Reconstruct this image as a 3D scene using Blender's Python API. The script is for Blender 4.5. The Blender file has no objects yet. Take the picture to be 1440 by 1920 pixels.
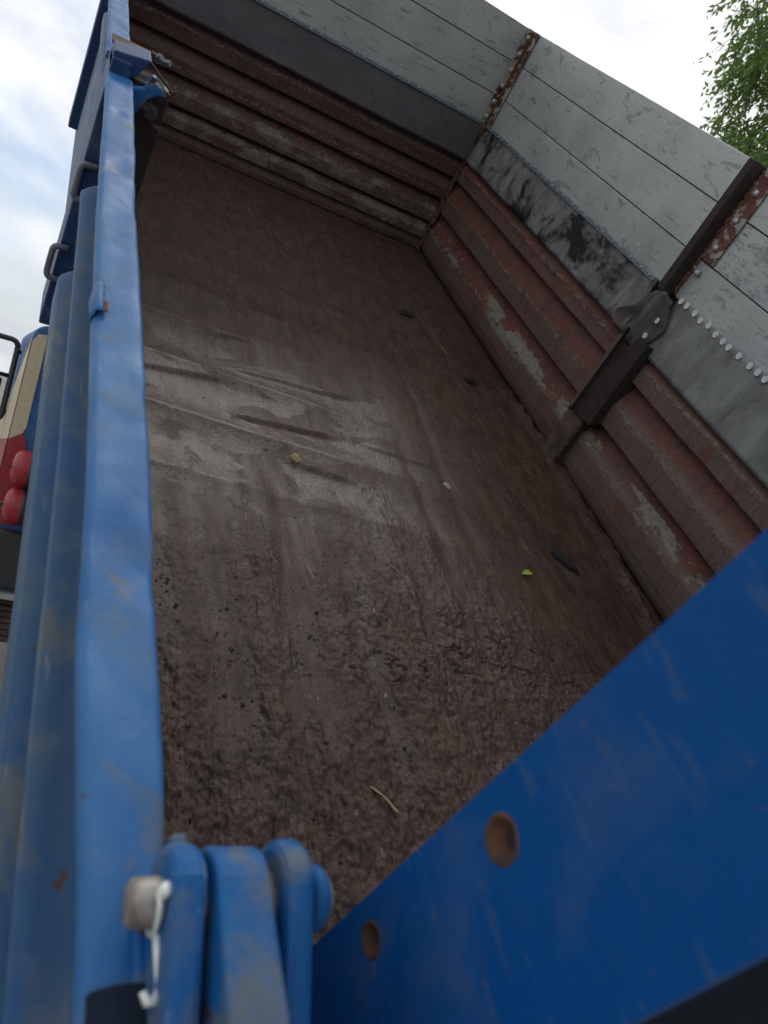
import bpy, math, random
import numpy as np
from mathutils import Vector, Matrix, Euler

random.seed(7)
rng = np.random.RandomState(11)
S = bpy.context.scene
C = S.collection
R = math.radians

# ------------------------------------------------------------------ camera, sky, sun, exposure
TILT = R(32)                                   # the tipper body is raised by this angle
PIV = Vector((0, -.3, -.25)); PH = 1.1         # its rear pivot, in body space, and the pivot's height above ground
BODY = Matrix.Translation((0, 0, PH)) @ Matrix.Rotation(TILT, 4, 'X') @ Matrix.Translation(-PIV)

cam_right = Vector((.85684, -.23906, .45681)); cam_up = Vector((-.20757, .65108, .73007)); cam_fwd = Vector((.47195, .72038, -.50825))
cam_m = Matrix.Identity(4)
for i in range(3):
    cam_m[i][0], cam_m[i][1], cam_m[i][2] = cam_right[i], cam_up[i], -cam_fwd[i]
    cam_m[i][3] = (-1.4197, -.7241, 1.4769)[i]
cd = bpy.data.cameras.new('camera'); cam = bpy.data.objects.new('camera', cd); C.objects.link(cam)
cam.matrix_world = BODY @ cam_m
cd.sensor_fit = 'VERTICAL'; cd.sensor_height = 24; cd.lens = 24 * 1500 / 1920
cd.clip_start = .05; cd.clip_end = 3000
cd.dof.use_dof = True; cd.dof.focus_distance = 3.3; cd.dof.aperture_fstop = 3.8
S.camera = cam
S.render.resolution_x, S.render.resolution_y = 768, 1024

SUN_EL, SUN_AZ = R(60), R(28)                 # azimuth from +Y towards +X
wd = bpy.data.worlds.new('World'); S.world = wd; wd.use_nodes = True
nt = wd.node_tree; nt.nodes.clear()
def wn(t, **k):
    n = nt.nodes.new(t)
    for a, b in k.items(): setattr(n, a, b)
    return n
out = wn('ShaderNodeOutputWorld')
sky = wn('ShaderNodeTexSky', sky_type='NISHITA', sun_disc=False, sun_elevation=SUN_EL, sun_rotation=SUN_AZ)
bg1 = wn('ShaderNodeBackground'); bg1.inputs[1].default_value = .11
nt.links.new(sky.outputs[0], bg1.inputs[0])
tc = wn('ShaderNodeTexCoord'); mp = wn('ShaderNodeMapping'); mp.inputs['Scale'].default_value = (1, 1, 1.7); mp.inputs['Location'].default_value = (3.3, .2, 1.4)
nt.links.new(tc.outputs['Generated'], mp.inputs[0])
n1 = wn('ShaderNodeTexNoise'); n1.inputs['Scale'].default_value = 2.1; n1.inputs['Detail'].default_value = 9; n1.inputs['Roughness'].default_value = .55; n1.inputs['Distortion'].default_value = .3
n2 = wn('ShaderNodeTexNoise'); n2.inputs['Scale'].default_value = 2.7; n2.inputs['Detail'].default_value = 6
nt.links.new(mp.outputs[0], n1.inputs[0]); nt.links.new(mp.outputs[0], n2.inputs[0])
r1 = wn('ShaderNodeValToRGB'); r1.color_ramp.elements[0].position = .33; r1.color_ramp.elements[1].position = .47
r2 = wn('ShaderNodeValToRGB'); r2.color_ramp.elements[0].position = .40; r2.color_ramp.elements[1].position = .64
r2.color_ramp.elements[0].color = (.56, .59, .64, 1); r2.color_ramp.elements[1].color = (1.0, 1.0, 1.0, 1)
nt.links.new(n1.outputs[0], r1.inputs[0]); nt.links.new(n2.outputs[0], r2.inputs[0])
bg2 = wn('ShaderNodeBackground'); bg2.inputs[1].default_value = 1.06
nt.links.new(r2.outputs[0], bg2.inputs[0])
mx = wn('ShaderNodeMixShader')
nt.links.new(r1.outputs[0], mx.inputs[0]); nt.links.new(bg1.outputs[0], mx.inputs[1]); nt.links.new(bg2.outputs[0], mx.inputs[2]); nt.links.new(mx.outputs[0], out.inputs[0])

sl = bpy.data.lights.new('sun', 'SUN'); sl.energy = .8; sl.angle = R(14); sl.color = (1, .96, .9)
sun = bpy.data.objects.new('sun', sl); C.objects.link(sun); sun.location = (-6, 4, 12)
sd = Vector((math.sin(SUN_AZ) * math.cos(SUN_EL), math.cos(SUN_AZ) * math.cos(SUN_EL), math.sin(SUN_EL)))
sun.rotation_euler = (-sd).to_track_quat('-Z', 'Y').to_euler()

S.view_settings.view_transform = 'Standard'; S.view_settings.look = 'None'
S.view_settings.exposure = 0.18; S.view_settings.gamma = 1
S.render.engine = 'CYCLES'

# ------------------------------------------------------------------ numpy noise
_perm = rng.permutation(4096)
_val = rng.rand(4096)
def vnoise(x, y, seed=0):
    x = np.asarray(x, float) + seed * 17.3; y = np.asarray(y, float) + seed * 9.7
    xi = np.floor(x).astype(int); yi = np.floor(y).astype(int); fx = x - xi; fy = y - yi
    fx = fx * fx * (3 - 2 * fx); fy = fy * fy * (3 - 2 * fy)
    def h(a, b): return _val[_perm[(_perm[a & 4095] + b) & 4095]]
    return (h(xi, yi) * (1 - fx) + h(xi + 1, yi) * fx) * (1 - fy) + (h(xi, yi + 1) * (1 - fx) + h(xi + 1, yi + 1) * fx) * fy
def fbm(x, y, octv=5, gain=.5, seed=0):
    s = 0; a = 1; t = 0
    for o in range(octv):
        s = s + a * vnoise(x * 2**o, y * 2**o, seed + o); t += a; a *= gain
    return s / t
def sstep(a, b, x):
    t = np.clip((np.asarray(x, float) - a) / (b - a), 0, 1); return t * t * (3 - 2 * t)

# ------------------------------------------------------------------ materials
class Mat:
    def __init__(s, name):
        s.m = bpy.data.materials.new(name); s.m.use_nodes = True
        s.t = s.m.node_tree; s.b = s.t.nodes['Principled BSDF']
        s.tc = s.t.nodes.new('ShaderNodeTexCoord')
    def n(s, t): return s.t.nodes.new(t)
    def l(s, a, b): s.t.links.new(a, b)
    def vec(s, scale=(1, 1, 1), rot=(0, 0, 0), loc=(0, 0, 0)):
        m = s.n('ShaderNodeMapping'); m.inputs['Scale'].default_value = scale; m.inputs['Rotation'].default_value = rot; m.inputs['Location'].default_value = loc
        s.l(s.tc.outputs['Object'], m.inputs[0]); return m.outputs[0]
    def noise(s, vec, scale, detail=5, rough=.55, dist=0):
        n = s.n('ShaderNodeTexNoise'); n.inputs['Scale'].default_value = scale; n.inputs['Detail'].default_value = detail
        n.inputs['Roughness'].default_value = rough; n.inputs['Distortion'].default_value = dist
        s.l(vec, n.inputs[0]); return n.outputs[0]
    def voro(s, vec, scale, feature='F1'):
        n = s.n('ShaderNodeTexVoronoi'); n.feature = feature; n.inputs['Scale'].default_value = scale; s.l(vec, n.inputs[0]); return n.outputs['Distance']
    def ramp(s, f, stops):
        r = s.n('ShaderNodeValToRGB'); e = r.color_ramp.elements
        while len(e) < len(stops): e.new(.5)
        for i, (p, c) in enumerate(stops):
            e[i].position = p; e[i].color = (c, c, c, 1) if isinstance(c, (int, float)) else (*c, 1)
        s.l(f, r.inputs[0]); return r.outputs[0]
    def mix(s, f, a, b, mode='MIX'):
        m = s.n('ShaderNodeMix'); m.data_type = 'RGBA'; m.blend_type = mode
        for i, v in ((0, f), (6, a), (7, b)):
            sock = m.inputs[i]
            if isinstance(v, (int, float)): sock.default_value = v if i == 0 else (v, v, v, 1)
            elif isinstance(v, tuple): sock.default_value = (*v, 1)
            else: s.l(v, sock)
        return m.outputs[2]
    def mul(s, a, b, op='MULTIPLY'):
        m = s.n('ShaderNodeMath'); m.operation = op
        for i, v in enumerate((a, b)):
            if isinstance(v, (int, float)): m.inputs[i].default_value = v
            else: s.l(v, m.inputs[i])
        return m.outputs[0]
    def axis(s, k):
        n = s.n('ShaderNodeSeparateXYZ'); s.l(s.tc.outputs['Object'], n.inputs[0]); return n.outputs[k]
    def rng(s, f, a, b):          # smooth 0..1 between a and b
        n = s.n('ShaderNodeMapRange'); n.interpolation_type = 'SMOOTHSTEP'; n.inputs[1].default_value = a; n.inputs[2].default_value = b; s.l(f, n.inputs[0]); return n.outputs[0]
    def bump(s, f, strength=.3, dist=.01, prev=None):
        b = s.n('ShaderNodeBump'); b.inputs['Strength'].default_value = strength; b.inputs['Distance'].default_value = dist
        s.l(f, b.inputs['Height'])
        if prev: s.l(prev, b.inputs['Normal'])
        return b.outputs[0]
    def done(s, color, rough=.6, metal=0, normal=None, spec=.5):
        def put(n, v):
            if isinstance(v, (int, float)): s.b.inputs[n].default_value = v
            elif isinstance(v, tuple): s.b.inputs[n].default_value = (*v, 1)
            else: s.l(v, s.b.inputs[n])
        put('Base Color', color); put('Roughness', rough); put('Metallic', metal); s.b.inputs['Specular IOR Level'].default_value = spec
        if normal: s.l(normal, s.b.inputs['Normal'])
        return s.m

def plain(name, col, rough=.6, metal=0, var=.25, scale=30, bump=.15):
    k = Mat(name); v = k.vec(); f = k.noise(v, scale, 6)
    c = k.mix(k.ramp(f, [(.3, 0), (.7, 1)]), tuple(x * (1 - var) for x in col), tuple(min(1, x * (1 + var)) for x in col))
    return k.done(c, rough, metal, k.bump(f, bump, .004))

def blue_paint(name, base, faded, fade, rust=.66, spots=True, streak=(6, 1.1, 6), dust=.45, spec=.3):
    k = Mat(name); v = k.vec(streak); w = k.vec()
    big = k.noise(v, 2.2, 6, .6); fine = k.noise(w, 60, 4); mid = k.noise(w, 9, 6, .6, .4)
    c = k.mix(k.mul(k.ramp(big, [(.3, 0), (.72, 1)]), fade), base, faded)
    c = k.mix(k.mul(k.ramp(mid, [(.52, 0), (.72, 1)]), dust), c, (.17, .18, .16))          # dusty films
    if spots:
        rs = k.noise(k.vec((1, .7, 1), loc=(3, 1, 2)), 7, 7, .62, .6)
        c = k.mix(k.mul(k.ramp(rs, [(rust - .05, 0), (rust + .02, 1)]), .55), c, (.14, .14, .10))
        rc = k.noise(k.vec((1, .8, 1), loc=(8, 4, 2)), 16, 6, .6)
        c = k.mix(k.ramp(rc, [(rust + .065, 0), (rust + .085, 1)]), c, (.09, .04, .02))
    c = k.mix(k.mul(fine, .22), c, k.mix(.5, c, (.02, .03, .05)))
    if not spots:
        sm = k.noise(k.vec((2, 3, 14), (.5, 0, 0), (1, 1, 4)), 3.0, 5, .65); c = k.mix(k.mul(k.ramp(sm, [(.60, 0), (.68, 1)]), .28), c, (.10, .13, .15))
        sp = k.noise(k.vec(loc=(2, 6, 3)), 90, 3); c = k.mix(k.ramp(sp, [(.68, 0), (.72, .4)]), c, (.10, .10, .09))
    sc = k.noise(k.vec((40, 2, 40), (0, 0, .2)), 3, 4)
    c = k.mix(k.mul(k.ramp(sc, [(.68, 0), (.73, 1)]), .3), c, (.3, .36, .42))
    return k.done(c, k.ramp(mid, [(.3, .46), (.75, .7)]), spec=spec, normal=k.bump(mid, .22, .014, k.bump(fine, .08, .002)))

def red_oxide(name, chips, flats, dust):
    # chips / flats: (lo, hi) height bands where paint has flaked to primer / where dried silt clings
    k = Mat(name); w = k.vec(); st = k.vec((2.2, 1.0, 5)); z = k.axis(2)
    big = k.noise(st, 2.4, 5, .6); mid = k.noise(w, 13, 6, .65, .4); fine = k.noise(w, 70, 4, .7); runs = k.noise(k.vec((6, 6, .9)), 4, 5, .65)
    zz = k.mul(z, k.mul(k.mul(big, .05), -.025, 'ADD'), 'ADD')
    def bands(bs, soft):
        m = None
        for lo, hi in bs:
            q = k.mul(k.rng(zz, lo - soft, lo + soft * .4), k.rng(zz, hi + soft, hi - soft * .4)); m = q if m is None else k.mul(m, q, 'MAXIMUM')
        return m
    c = k.mix(k.ramp(big, [(.34, 0), (.66, 1)]), (.155, .044, .036), (.125, .064, .049)) if name != 'shaded_red_headboard' else k.mix(k.ramp(big, [(.34, 0), (.66, 1)]), (.092, .043, .038), (.096, .060, .051))  # darker headboard reds stand in for its weaker light
    c = k.mix(k.mul(k.ramp(mid, [(.36, 1), (.56, 0)]), .6), c, (.040, .022, .017))
    dm = k.mul(k.mul(bands(flats, .03), dust), k.ramp(runs, [(.3, .5), (.58, 1)]))
    c = k.mix(dm, c, k.mix(big, (.115, .080, .062), (.165, .125, .100)))
    rs = k.noise(k.vec(loc=(4, 2, 7)), 6, 5, .65, .5)
    c = k.mix(k.mul(k.ramp(rs, [(.6, 0), (.68, 1)]), .6), c, (.17, .045, .026))
    c = k.mix(k.mul(k.ramp(runs, [(.6, 0), (.72, 1)]), .5), c, (.035, .022, .017))
    ch = k.mix(.42, k.noise(k.vec((3.2, .9, 4.0), loc=(1.3, .45, 0)), 2.2, 3, .5, .3), k.noise(k.vec((1, .6, 1)), 30, 7, .78, .3))
    cm = k.ramp(k.mul(ch, bands(chips, .02)), [(.488, 0), (.515, 1)])
    sc = k.noise(k.vec((1, .35, 1), loc=(3, 1, 1)), 55, 4, .7); crest = bands([(.17, .20), (.415, .445), (.63, .66)], .03)
    c = k.mix(k.mul(k.ramp(k.mul(sc, crest), [(.5, 0), (.56, 1)]), .6), c, (.22, .19, .15))
    c = k.mix(k.mul(cm, .9 if name != 'shaded_red_headboard' else .5), c, k.mix(mid, (.12, .11, .085), (.30, .30, .225)))
    sp = k.noise(w, 95, 2); c = k.mix(k.ramp(sp, [(.7, 0), (.76, .5)]), c, (.22, .18, .14))
    c = k.mix(k.ramp(fine, [(.38, .6), (.54, 0)]), c, k.mix(.6, c, (.015, .011, .009))); c = k.mix(k.ramp(fine, [(.58, 0), (.74, .3)]), c, (.15, .11, .09))
    h = k.mul(k.mul(fine, .4), mid, 'ADD')
    return k.done(c, k.ramp(mid, [(.3, .55), (.7, .85)]), 0, k.bump(cm, .35, -.002, k.bump(h, .5, .007)), .35)

def alu(name, seed, wear=0.0):
    k = Mat(name); w = k.vec(loc=(seed, seed * 1.7, 0)); lng = k.vec((1.2, 1, 9), loc=(seed, 0, 0))
    cl = k.noise(w, 3.0, 6, .6); brush = k.noise(lng, 30, 4); blot = k.noise(k.vec((1, 1, 2.4), loc=(seed * 3, 2, 1)), 7, 6, .6, .5)
    c = k.mix(k.ramp(cl, [(.3, 0), (.7, 1)]), (.38, .40, .39), (.50, .52, .50))
    c = k.mix(k.mul(brush, .35), c, (.26, .28, .28))
    c = k.mix(k.mul(k.ramp(blot, [(.59, 0), (.66, 1)]), .6), c, (.15, .15, .145))
    for j, (ro, sx, th) in enumerate([((.5, 0, 0), (4, 6, 60), .66), ((-.35, 0, 0), (4, 7, 46), .67), ((1.25, 0, 0), (5, 8, 70), .685), ((.12, 0, 0), (3, 4, 80), .66)]):
        sc = k.noise(k.vec(sx, ro, (seed + j * 3.1, j, j)), 1.5, 5, .6, .3)
        c = k.mix(k.mul(k.ramp(sc, [(th - .02, 0), (th, 1)]), .62), c, (.12, .12, .115) if j % 2 == 0 else (.2, .2, .19))
    sc = k.noise(k.vec((5, 6, 95), (.62, 0, 0), (seed, 4, 9)), 1.7, 4)
    c = k.mix(k.ramp(sc, [(.69, 0), (.71, .7)]), c, (.62, .64, .62))
    if wear:
        fl = k.noise(k.vec((1, 2, 5), loc=(seed, 3, 3)), 12, 9, .7, .3)
        c = k.mix(k.mul(k.ramp(fl, [(.53, 0), (.57, 1)]), wear), c, (.17, .175, .17))
    sp = k.noise(w, 55, 2); c = k.mix(k.ramp(sp, [(.71, 0), (.74, .8)]), c, (.09, .085, .08))
    return k.done(c, k.ramp(cl, [(.3, .42), (.7, .6)]), .35, k.bump(brush, .05, .002, k.bump(cl, .12, .03)))

def rubber(name, base, dusty, amount, black, seed):
    k = Mat(name); w = k.vec(loc=(seed, 0, 0)); fine = k.noise(w, 130, 4, .75); mid = k.noise(k.vec((1, 2.2, 1.2), loc=(seed, seed, 0)), 3.2, 7, .62, .6)
    big = k.noise(k.vec((1, 1, 1), loc=(seed, 5, 2)), 2.3, 4)
    c = k.mix(k.mul(k.ramp(mid, [(.28, 0), (.62, 1)]), amount), base, dusty)
    c = k.mix(k.ramp(fine, [(.35, .75), (.62, 0)]), c, k.mix(.5, c, base))
    bl = k.noise(k.vec((1.2, 1.6, 1.6), (0, 0, 0), (seed * 2.3, seed, 3)), 2.1, 7, .68, .5)
    bm = k.ramp(bl, [(.58 - black, 0), (.68 - black, 1)])
    c = k.mix(bm, c, (.011, .012, .013))
    sc = k.noise(k.vec((4, 18, 4), (.9, 0, 0), (seed, 3, 3)), 2, 5)
    c = k.mix(k.mul(k.ramp(sc, [(.64, 0), (.69, 1)]), .35), c, (.03, .03, .03))
    return k.done(c, k.mix(bm, .78, .5), 0, k.bump(fine, .5, .0025, k.bump(mid, .3, .012)))

def rusty(name, a=(.06, .035, .022), b=(.2, .075, .03), scale=22, pale=None):
    k = Mat(name); w = k.vec(); f = k.noise(w, scale, 8, .65, .5); g = k.noise(k.vec(loc=(2, 2, 2)), scale * .35, 6, .6, .4)
    c = k.mix(k.ramp(f, [(.36, 0), (.62, 1)]), a, b)
    c = k.mix(k.ramp(g, [(.5, 0), (.62, .8)]), c, (.03, .022, .018))
    if pale: c = k.mix(k.ramp(k.noise(k.vec(loc=(7, 1, 4)), scale * .5, 5, .6), [(.49, 0), (.53, 1)]), c, pale)
    return k.done(c, .85, 0, k.bump(f, .7, .008))

def floor_mat(name, muddy):
    k = Mat(name); w = k.vec(); st = k.vec((6.5, .7, 1), (0, 0, -.07)); st2 = k.vec((24, 1.0, 1), (0, 0, -.02)); st3 = k.vec((70, 4, 1), (0, 0, -.08))
    big = k.noise(k.vec((1.2, .7, 1)), 1.7, 4, .6, .4); s1 = k.noise(st, 1.6, 4, .6, .5); s2 = k.noise(st2, 1.6, 4, .6); s3 = k.noise(st3, 1.5, 4, .65)
    fine = k.noise(w, 75, 4, .75); mid = k.noise(k.vec((1.2, .7, 1)), 12, 6, .72, .4); x = k.axis(0); y = k.axis(1)
    c = k.mix(k.ramp(big, [(.32, 0), (.68, 1)]), (0.0475, 0.0250, 0.0176), (0.0756, 0.0432, 0.0317))
    c = k.mix(k.ramp(s1, [(.42, 0), (.62, .85)]), c, (0.0864, 0.0452, 0.0238))
    c = k.mix(k.mul(k.ramp(s2, [(.55, 0), (.66, 1)]), .5), c, (0.1242, 0.0768, 0.0582))
    left = k.mul(k.mul(k.rng(x, .30, -.35), k.mul(k.rng(y, 2.55, 1.9), k.rng(y, -.4, 1.2))), k.ramp(big, [(.3, .35), (.6, 1)]))
    c = k.mix(k.mul(left, .55), c, (0.0842, 0.0538, 0.0423))                                      # wet sheen on the left half, painted as a paler tint
    pt = k.noise(k.vec((1.6, 2.4, 1), (0, 0, .15), (2, 7, 0)), 2.0, 4, .5, .4); sheen = k.mul(k.mul(k.ramp(pt, [(.46, 0), (.485, 1)]), k.rng(x, .30, .05)), k.mul(k.rng(y, 1.1, 1.4), k.rng(y, 2.35, 2.15)))
    c = k.mix(k.mul(sheen, .5), c, (0.0994, 0.0662, 0.0538))  # paler patches painting the wet sheen of the floor
    c = k.mix(k.mul(k.rng(y, 2.3, 4.2), .5), c, (0.0734, 0.0452, 0.0335))
    c = k.mix(k.mul(k.ramp(mid, [(.38, 1), (.54, 0)]), .7), c, (0.0238, 0.0124, 0.0088))
    c = k.mix(k.mul(k.ramp(mid, [(.56, 0), (.70, 1)]), .35), c, (0.1134, 0.0730, 0.0547))
    c = k.mix(k.mul(k.ramp(s3, [(.40, 1), (.56, 0)]), .5), c, (0.0259, 0.0144, 0.0097))
    c = k.mix(k.ramp(fine, [(.36, .6), (.52, 0)]), c, (0.0184, 0.0106, 0.0070)); c = k.mix(k.ramp(fine, [(.56, 0), (.72, .28)]), c, (0.1350, 0.0884, 0.0653))
    sp = k.noise(k.vec(loc=(5, 5, 5)), 52, 2); c = k.mix(k.ramp(sp, [(.70, 0), (.73, .9)]), c, (0.0108, 0.0068, 0.0053))
    sp = k.noise(k.vec((1, .5, 1), loc=(9, 5, 5)), 75, 2); c = k.mix(k.ramp(sp, [(.73, 0), (.755, .75)]), c, (0.2808, 0.2017, 0.1411))
    r = k.mix(k.mul(k.ramp(s1, [(.3, 1), (.62, .1)]), k.rng(y, 4.2, 2.9)), .66, .46)
    r = k.mix(k.mul(sheen, .8), r, .40)
    h = k.mul(k.mul(s2, .6), k.mul(fine, .45), 'ADD')
    return k.done(c, r, 0, k.bump(h, .6 if muddy else .30, .005, k.bump(mid, .7 if muddy else .36, .014)), .29)

M = dict(
    rail=blue_paint('faded_blue_paint', (.006, .092, .29), (.045, .17, .34), .75, .63),
    side=blue_paint('shade_dark_blue', (.010, .072, .20), (.055, .105, .15), .8, .60),  # darker than the rail blue, painting shade onto the vertical sides
    navy=blue_paint('shade_navy_paint', (.012, .04, .13), (.025, .065, .16), .5, .8, False),  # navy paints in the shade on the posts' rear faces
    tail=blue_paint('deep_blue_paint', (.0, .066, .255), (.003, .080, .270), .7, .72, False, (3, 2, 1), .16, .12),
    lug=blue_paint('hinge_blue_paint', (.004, .085, .28), (.02, .125, .31), .7, .565, True, (6, 1.1, 6), .75, .2),
    cab=blue_paint('cab_blue_paint', (.03, .11, .3), (.05, .16, .36), .4, .9, False),
    redR=red_oxide('red_oxide_side', [(.15, .26)], [(.0, .17), (.33, .42), (.57, .61)], .75), redR2=red_oxide('red_oxide_rear_side', [(.2, .27)], [(.0, .22), (.33, .46), (.57, .65)], .95),
    redH=red_oxide('shaded_red_headboard', [(.09, .20), (.25, .34)], [(.0, .15), (.23, .3)], .4),
    alus=[alu('aluminium_plank_%s' % 'abcdefghi'[i], i * 4.3 + 1, .55 if i in (7,) else 0.0) for i in range(9)],
    rubA=rubber('shaded_headboard_rubber', (.065, .069, .075), (.115, .118, .122), .6, 0, 2.0),  # darker greys paint the shade on the headboard flap
    rubB=rubber('rubber_front_flap', (.07, .073, .073), (.25, .25, .24), 1.0, .11, 6.4),
    rubC=rubber('rubber_rear_flap', (.085, .09, .088), (.25, .26, .25), 1.0, .0, 9.1),
    rubD=rubber('rubber_wrap', (.022, .020, .018), (.15, .13, .11), .9, .02, 4.0),
    dark=rusty('dark_steel', (.014, .010, .009), (.034, .022, .017), 24),
    rust=rusty('rust', (.05, .026, .018), (.17, .07, .032), 26), rustpaint=rusty('rusty_red_strip', (.1, .04, .035), (.16, .06, .04), 24, (.3, .3, .26)),
    brown=rusty('brown_dusty_steel', (.085, .058, .043), (.12, .08, .056), 14), weld=rusty('weld_rust', (.03, .02, .015), (.12, .05, .025), 40),
    zinc=plain('zinc', (.40, .41, .42), .55, .4, .45, 160), strip=plain('perforated_zinc_strip', (.30, .34, .37), .45, .6, .25, 60), holes=plain('strip_holes', (.02, .02, .02), .9),
    steel=plain('worn_pin_steel', (.27, .25, .22), .5, .55, .45, 60, .4), clip=plain('pale_zinc_clip', (.72, .75, .72), .4, .2, .1),
    wood=plain('straw', (.38, .27, .13), .8), leaf=plain('fresh_leaf', (.30, .36, .05), .55), clod=plain('black_mud', (.012, .009, .007), .95, 0, .5, 60, .8),
    crumb=plain('dirt_crumbs', (.045, .032, .026), .8, 0, .6, 9, .5),
    stone=plain('pale_stone', (.26, .23, .19), .85, 0, .3, 50), floor=floor_mat('worn_floor_steel', False), mud=floor_mat('wet_mud', True),
    cream=plain('cream_paint', (.55, .48, .33), .5, 0, .08), cred=plain('red_paint', (.30, .03, .035), .45, 0, .12), tank=plain('red_tank_paint', (.33, .025, .035), .4, 0, .2),
    black=plain('black_plastic', (.02, .022, .026), .5, 0, .2), grey=plain('grey_plastic', (.028, .030, .034), .6, 0, .2), frame=plain('chassis_brown', (.07, .05, .04), .8, 0, .4, 12, .4),
    washer=plain('bright_washer', (.66, .67, .66), .5, .2, .2, 120), tailout=None,
    rung=plain('grey_rung_paint', (.13, .15, .17), .5, 0, .25),
)

def glass_mat():
    k = Mat('mirror_glass'); k.b.inputs['Roughness'].default_value = .05; return k.done((.6, .65, .68), .06, 1.0)
M['mirror'] = glass_mat()
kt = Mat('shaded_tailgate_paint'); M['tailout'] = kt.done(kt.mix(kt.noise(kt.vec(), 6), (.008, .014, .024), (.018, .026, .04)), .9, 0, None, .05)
def gnd_mat():
    k = Mat('pale_gravel_yard'); w = k.vec(); f = k.noise(w, 14, 8, .7); g = k.noise(w, .4, 5); v = k.voro(w, 26)
    c = k.mix(f, (.17, .155, .13), (.30, .28, .25)); c = k.mix(k.ramp(g, [(.4, 0), (.65, .5)]), c, (.2, .18, .15))
    return k.done(c, .9, 0, k.bump(v, .6, .02, k.bump(f, .4, .02)))
M['ground'] = gnd_mat()

# ------------------------------------------------------------------ mesh helpers
def fixn(me):
    import bmesh
    b = bmesh.new(); b.from_mesh(me); bmesh.ops.recalc_face_normals(b, faces=b.faces); b.to_mesh(me); b.free(); return me

class MB:
    def __init__(s): s.v = []; s.f = []
    def add(s, v, f):
        o = len(s.v); s.v += [tuple(p) for p in v]; s.f += [tuple(i + o for i in q) for q in f]; return s
    def box(s, x0, x1, y0, y1, z0, z1):
        v = [(x, y, z) for x in (x0, x1) for y in (y0, y1) for z in (z0, z1)]
        return s.add(v, [(0, 1, 3, 2), (4, 6, 7, 5), (0, 4, 5, 1), (2, 3, 7, 6), (0, 2, 6, 4), (1, 5, 7, 3)])
    def prism(s, prof, axis, a, b):            # closed profile (2-D) extruded along axis from a to b; profile order: remaining axes in xyz order
        n = len(prof)
        def p(t, q): return {0: (t, q[0], q[1]), 1: (q[0], t, q[1]), 2: (q[0], q[1], t)}[axis]
        v = [p(a, q) for q in prof] + [p(b, q) for q in prof]
        f = [(i, (i + 1) % n, n + (i + 1) % n, n + i) for i in range(n)] + [tuple(range(n))[::-1], tuple(range(n, 2 * n))]
        return s.add(v, f)
    def lathe(s, p0, d, prof, n=20):           # prof: (distance along d, radius)
        d = Vector(d).normalized(); p0 = Vector(p0); u = d.orthogonal().normalized(); w = d.cross(u); k = len(prof)
        v = [tuple(p0 + d * t + (u * math.cos(2 * math.pi * j / n) + w * math.sin(2 * math.pi * j / n)) * r) for t, r in prof for j in range(n)]
        f = [(i * n + j, i * n + (j + 1) % n, (i + 1) * n + (j + 1) % n, (i + 1) * n + j) for i in range(k - 1) for j in range(n)]
        f += [tuple(range(n))[::-1], tuple(range((k - 1) * n, k * n))]
        return s.add(v, f)
    def tube(s, pts, r, n=10):
        pts = [Vector(p) for p in pts]; rr = r if isinstance(r, (list, tuple)) else [r] * len(pts); v = []; u = None
        for i, p in enumerate(pts):
            d = (pts[min(i + 1, len(pts) - 1)] - pts[max(i - 1, 0)]).normalized()
            u = (d.orthogonal() if u is None else u - d * u.dot(d)).normalized(); w = d.cross(u)
            v += [tuple(p + (u * math.cos(2 * math.pi * j / n) + w * math.sin(2 * math.pi * j / n)) * rr[i]) for j in range(n)]
        k = len(pts); f = [(i * n + j, i * n + (j + 1) % n, (i + 1) * n + (j + 1) % n, (i + 1) * n + j) for i in range(k - 1) for j in range(n)]
        return s.add(v, f + [tuple(range(n))[::-1], tuple(range((k - 1) * n, k * n))])
    def grid(s, P, closed=False):              # P: array (a, b, 3)
        a, b = P.shape[:2]; idx = np.arange(a * b).reshape(a, b)
        f = np.stack([idx[:-1, :-1], idx[:-1, 1:], idx[1:, 1:], idx[1:, :-1]], -1).reshape(-1, 4).tolist()
        if closed: f += np.stack([idx[:-1, -1], idx[:-1, 0], idx[1:, 0], idx[1:, -1]], -1).reshape(-1, 4).tolist()
        return s.add(P.reshape(-1, 3).tolist(), f)
    def mesh(s, name, smooth=False):
        m = bpy.data.meshes.new(name); m.from_pydata(s.v, [], s.f); m.update()
        if smooth: m.polygons.foreach_set('use_smooth', [True] * len(m.polygons))
        return m

def crisp(me, ang=24):
    me.set_sharp_from_angle(angle=R(ang)); return me
def link(name, me, mat, parent, loc=None, bevel=0, solid=0, fix=False):
    o = bpy.data.objects.new(name, me); C.objects.link(o)
    if mat and not me.materials: me.materials.append(mat)
    if parent: o.parent = parent
    if loc is not None: o.location = loc
    if solid:
        m = o.modifiers.new('thickness', 'SOLIDIFY'); m.thickness = solid; m.offset = 0
    if bevel:
        m = o.modifiers.new('bevel', 'BEVEL'); m.width = bevel; m.segments = 2; m.limit_method = 'ANGLE'; m.angle_limit = R(35)
    return o
truck = bpy.data.objects.new('tipper_truck', None); C.objects.link(truck)
truck['label'] = 'blue tipper truck with its corrugated body raised, seen from above its rear corner'; truck['category'] = 'truck'

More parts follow.
